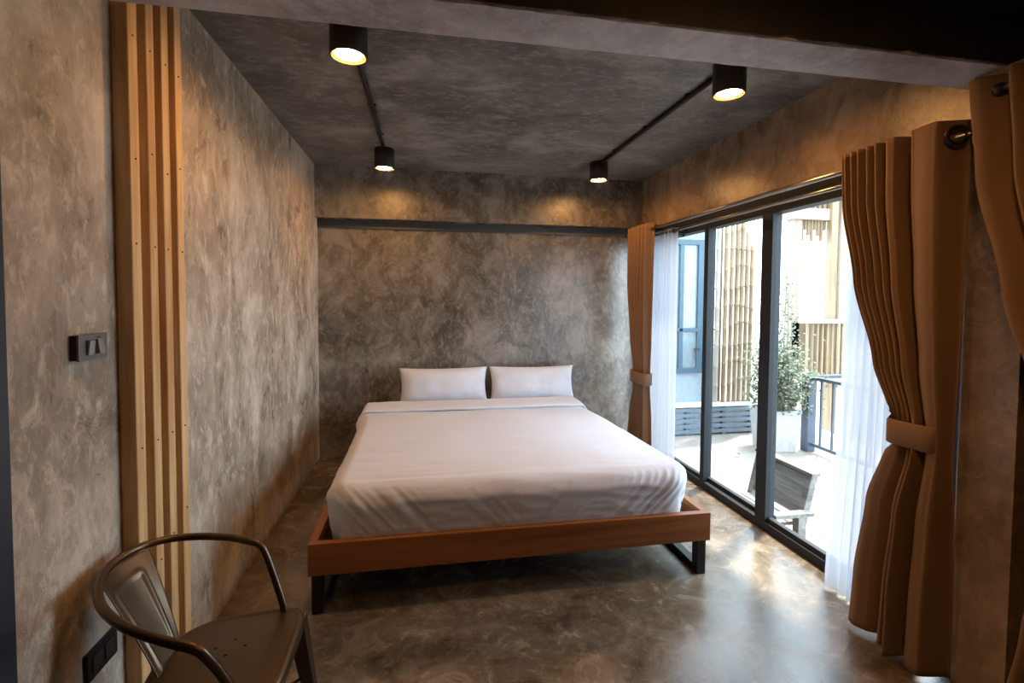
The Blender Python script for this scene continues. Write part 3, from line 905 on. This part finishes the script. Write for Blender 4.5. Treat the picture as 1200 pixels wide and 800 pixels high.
# slatted low wall under the bamboo
lw = thing('slatted_ledge', 'low blue grey slatted ledge carrying the bamboo screen', 'ledge')
box('ledge_top', 'paleboard', (2.9, 4.53, 5.87, 5.998, 0.01, 0.055), lw, 0.004)
box('back_board', 'paleboard', (2.9, 4.53, 5.97, 5.995, TZ, 0.01), lw)
for k in range(5):
    z = TZ + 0.03 + 0.074 * k
    box('slat', 'bluegrey', (2.9, 4.53, 5.885, 5.905, z, z + 0.046), lw, 0.003)
for x in (2.92, 3.50, 4.04, 4.47):
    box('post', 'bluegrey', (x, x + 0.06, 5.905, 5.965, TZ, 0.01), lw, 0.003)

# bamboo poles
def bamboo_pole(x, y, r, z0, z1, mat, label, group, lean=0.0, name='bamboo_pole'):
    bm = bmesh.new(); pts = []; rad = []
    z = z0; k = 0
    while z < z1:
        step = 0.26 + 0.05 * math.sin(k * 2.3 + x * 9)
        for zz, rr in ((z, r * 1.12), (z + 0.012, r * 1.12), (z + 0.022, r * 0.97), (z + step - 0.012, r)):
            if zz <= z1: pts.append((x + lean * (zz - z0), y, zz)); rad.append(rr)
        z += step; k += 1
    pts.append((x + lean * (z1 - z0), y, z1 + 0.012)); rad.append(r * 0.9)
    add_tube(bm, pts, rad, 12)
    return tag(obj(name, bm, mat), label, 'bamboo', group)
gp = 'bamboo poles standing on the slatted ledge'
lab = 'upright bamboo pole in the screen on the slatted ledge'
for x, r, z1, mt in ((3.885, 0.026, 3.0, 'bamboopale'), (3.985, 0.030, 3.0, 'bamboopale'), (4.105, 0.030, 3.0, 'bamboo'), (4.190, 0.030, 2.95, 'bamboo'),
                     (4.270, 0.031, 2.75, 'bamboo'), (4.345, 0.030, 2.52, 'bamboo'), (4.420, 0.028, 2.38, 'bamboo'), (4.495, 0.029, 2.20, 'bamboo')):
    pale = mt == 'bamboopale'
    bamboo_pole(x - 0.04, 5.945, r, 0.055, z1, mt, 'pale bleached bamboo pole in the screen on the ledge' if pale else
                ('upright bamboo pole reaching past the door head in the screen' if z1 > 2.6 else 'cut short bamboo pole at the end of the screen'),
                'pale bamboo poles' if pale else ('tall bamboo poles' if z1 > 2.6 else 'short bamboo poles'), 0.004)
tag(box('screen_post', 'dkwood', (4.00, 4.03, 5.96, 5.995, 0.056, 3.0)), 'dark slim wooden post between the bamboo poles', 'post')

# planter with shrub
P = thing('planter', 'tapered white square planter on the terrace', 'planter')
pcx, pcy = 4.295, 5.235
def frus(b, t, z0, z1): return [(pcx - b, pcy - b, z0), (pcx + b, pcy - b, z0), (pcx + b, pcy + b, z0), (pcx - b, pcy + b, z0),
                                (pcx - t, pcy - t, z1), (pcx + t, pcy - t, z1), (pcx + t, pcy + t, z1), (pcx - t, pcy + t, z1)]
bm = bmesh.new(); add_hexa(bm, frus(0.165, 0.20, TZ, 0.085)); bevel(bm, 0.006); obj('pot', bm, 'planter', P)
bm = bmesh.new()
for a, b, c_, d_ in ((-0.207, 0.207, -0.207, -0.18), (-0.207, 0.207, 0.18, 0.207), (-0.207, -0.18, -0.18, 0.18), (0.18, 0.207, -0.18, 0.18)):
    add_box(bm, pcx + a, pcx + b, pcy + c_, pcy + d_, 0.085, 0.125)
obj('rim', bm, 'planter', P)
box('soil', 'soil', (pcx - 0.18, pcx + 0.18, pcy - 0.18, pcy + 0.18, 0.085, 0.105), P)
S = thing('shrub', 'tall leafy shrub growing in the white planter', 'plant')
rnd = random.Random(3)
stems = []
for k in range(16):
    a = rnd.uniform(0, 6.28); q = rnd.uniform(0.02, 0.13)
    b0 = Vector((pcx + q * math.cos(a), pcy + q * math.sin(a), 0.1))
    hgt = rnd.uniform(0.5, 0.95) if k > 4 else rnd.uniform(1.45, 1.90)
    sp = rnd.uniform(0.10, 0.26) if k > 4 else rnd.uniform(0.02, 0.10)
    e = b0 + Vector((sp * math.cos(a), sp * math.sin(a), hgt))
    m_ = b0.lerp(e, 0.5) + Vector((rnd.uniform(-.03, .03), rnd.uniform(-.03, .03), 0))
    pts = catmull([b0, m_, e], 6); stems.append((pts, k))
    bm = bmesh.new(); add_tube(bm, pts, [0.009 * (1 - 0.75 * i / (len(pts) - 1)) for i in range(len(pts))], 6)
    obj('stem', bm, 'stem', S)
bm = bmesh.new()
for pts, k in stems:
    n = 420 if k > 4 else 420
    for _ in range(n):
        t = rnd.uniform(0.12, 1.0)
        if k <= 4: t = 0.08 + 0.92 * rnd.random() ** 1.15
        p = pts[min(len(pts) - 1, int(t * (len(pts) - 1)))]
        sp = 0.115 if k > 4 else 0.115 - 0.05 * t
        c_ = p + Vector((rnd.gauss(0, sp), rnd.gauss(0, sp), rnd.gauss(0, 0.06)))
        d_ = Vector((rnd.gauss(0, 1), rnd.gauss(0, 1), rnd.gauss(0, 0.7))).normalized()
        s_ = d_.orthogonal().normalized(); ln = rnd.uniform(0.028, 0.052); w = ln * 0.32
        vs = [bm.verts.new(q) for q in (c_, c_ + d_ * ln * .5 + s_ * w, c_ + d_ * ln, c_ + d_ * ln * .5 - s_ * w)]
        bm.faces.new(vs)
tag(obj('foliage', bm, 'leaf', S), kind='stuff')

# railing
RL = thing('terrace_railing', 'dark blue metal railing at the terrace edge', 'railing')
RX = 4.64
box('corner_post', 'rail', (RX - 0.055, RX + 0.055, 5.03, 5.14, TZ, 0.56), RL, 0.004)
box('top_rail', 'rail', (RX - 0.03, RX + 0.03, 1.0, 5.03, 0.505, 0.54), RL, 0.003)
box('bottom_rail', 'rail', (RX - 0.02, RX + 0.02, 1.0, 5.03, -0.30, -0.265), RL, 0.003)
k = 0; y = 4.90
while y > 1.05:
    w = 0.010
    box('baluster', 'rail', (RX - w, RX + w, y - w, y + w, -0.265, 0.505), RL); y -= 0.165
box('top_rail', 'rail', (RX + 0.055, 5.55, 5.06, 5.11, 0.505, 0.54), RL, 0.003)

# weathered wooden seat
B = thing('garden_seat', 'weathered grey wooden seat standing by the glass door', 'bench')
def plank(name, pts, mat='oldwood'):
    bm = bmesh.new(); add_hexa(bm, pts); bevel(bm, 0.003, 1); return obj(name, bm, mat, B)
sy0, sy1 = 2.90, 3.47
def backp(t, x0=2.63, x1=2.70, z0=-0.075, z1=0.215): return x0 + (x1 - x0) * t, z0 + (z1 - z0) * t
nb = 4
for k in range(nb):
    a, za_ = backp(k / nb + 0.012); b, zb_ = backp((k + 1) / nb - 0.012)
    plank('back_plank', [(a, sy0 + .05, za_), (a + .022, sy0 + .05, za_), (a + .022, sy1 - .05, za_), (a, sy1 - .05, za_),
                         (b, sy0 + .05, zb_), (b + .022, sy0 + .05, zb_), (b + .022, sy1 - .05, zb_), (b, sy1 - .05, zb_)])
a, za_ = backp(-0.9); b, zb_ = backp(1.03)
for y in (sy0, sy1 - 0.05):
    plank('back_post', [(a - .012, y, za_), (a + .04, y, za_), (a + .04, y + .05, za_), (a - .012, y + .05, za_),
                        (b - .012, y, zb_), (b + .04, y, zb_), (b + .04, y + .05, zb_), (b - .012, y + .05, zb_)])
box('back_cap', 'oldwood', (b - 0.02, b + 0.05, sy0 - 0.01, sy1 + 0.01, zb_, zb_ + 0.022), B, 0.003)
for k in range(3):
    x = 2.36 + 0.088 * k
    box('seat_plank', 'oldwood', (x, x + 0.080, sy0 + 0.03, sy1 - 0.03, -0.125, -0.10), B, 0.003)
for y in (sy0, sy1 - 0.05):
    box('seat_leg', 'oldwood', (2.37, 2.42, y, y + 0.05, TZ, -0.125), B, 0.003)
box('arm_rest', 'oldwood', (2.36, 2.66, sy0 - 0.065, sy0 - 0.002, -0.03, -0.005), B, 0.003)
box('arm_post', 'oldwood', (2.54, 2.60, sy0 - 0.060, sy0 - 0.005, TZ, -0.03), B, 0.003)

# fallen leaves on the terrace
for k, (x, y) in enumerate(((3.55, 5.35), (3.72, 5.1), (3.62, 5.0), (3.58, 4.72), (4.02, 4.6), (4.25, 4.72))):
    bm = bmesh.new()
    vs = [bm.verts.new(p) for p in ((-0.03, 0, 0.004), (0, 0.014, 0.002), (0.03, 0, 0.010), (0, -0.014, 0.002))]
    bm.faces.new(vs)
    o = obj('fallen_leaf', bm, 'leafd'); o.location = (x, y, TZ); o.rotation_euler = (0, 0, k * 1.1)
    tag(o, 'small dry leaf lying on the pale terrace cement', 'leaf', 'fallen leaves on the terrace')

# neighbouring house beyond the railing
NH = thing('neighbour_house', 'pale neighbour house with wooden porch beyond the railing', 'building')
box('wall', 'plaster', (8.80, 14.0, 9.0, 9.3, -3.0, 6.0), NH)
for x in (8.80, 9.28, 9.75):
    box('wall_panel', 'plaster', (x + 0.02, x + 0.45, 8.93, 8.999, -3.0, 5.5), NH, 0.01)
box('porch_post', 'postwood', (7.72, 7.92, 9.0, 9.2, -3.0, 3.4), NH)
box('porch_post', 'bamboo', (8.56, 8.70, 8.9, 9.04, -3.0, 4.2), NH)
box('porch_lintel', 'postwood', (7.60, 8.75, 8.95, 9.2, 3.16, 3.40), NH)
for k in range(9):
    box('roof_batten', 'thatch', (7.72 + 0.118 * k, 7.79 + 0.118 * k, 9.0, 9.15, 3.40, 4.2), NH)
for k in range(8):
    box('fringe', 'thatch', (7.95 + 0.078 * k, 8.01 + 0.078 * k, 9.05, 9.1, 2.72 + 0.12 * ((k * 5) % 3), 3.16), NH)
box('balcony_rail', 'plaster', (7.75, 8.75, 8.6, 8.85, 0.98, 1.06), NH)
box('balcony_back', 'dkwood', (7.75, 8.75, 9.0, 9.1, -0.3, 0.98), NH)
for k in range(8):
    box('balcony_bar', 'bamboo', (7.85 + 0.12 * k, 7.89 + 0.12 * k, 8.7, 8.74, -0.1, 0.98), NH)
box('balcony_floor', 'plaster', (7.6, 8.8, 8.6, 9.2, -0.25, -0.1), NH)
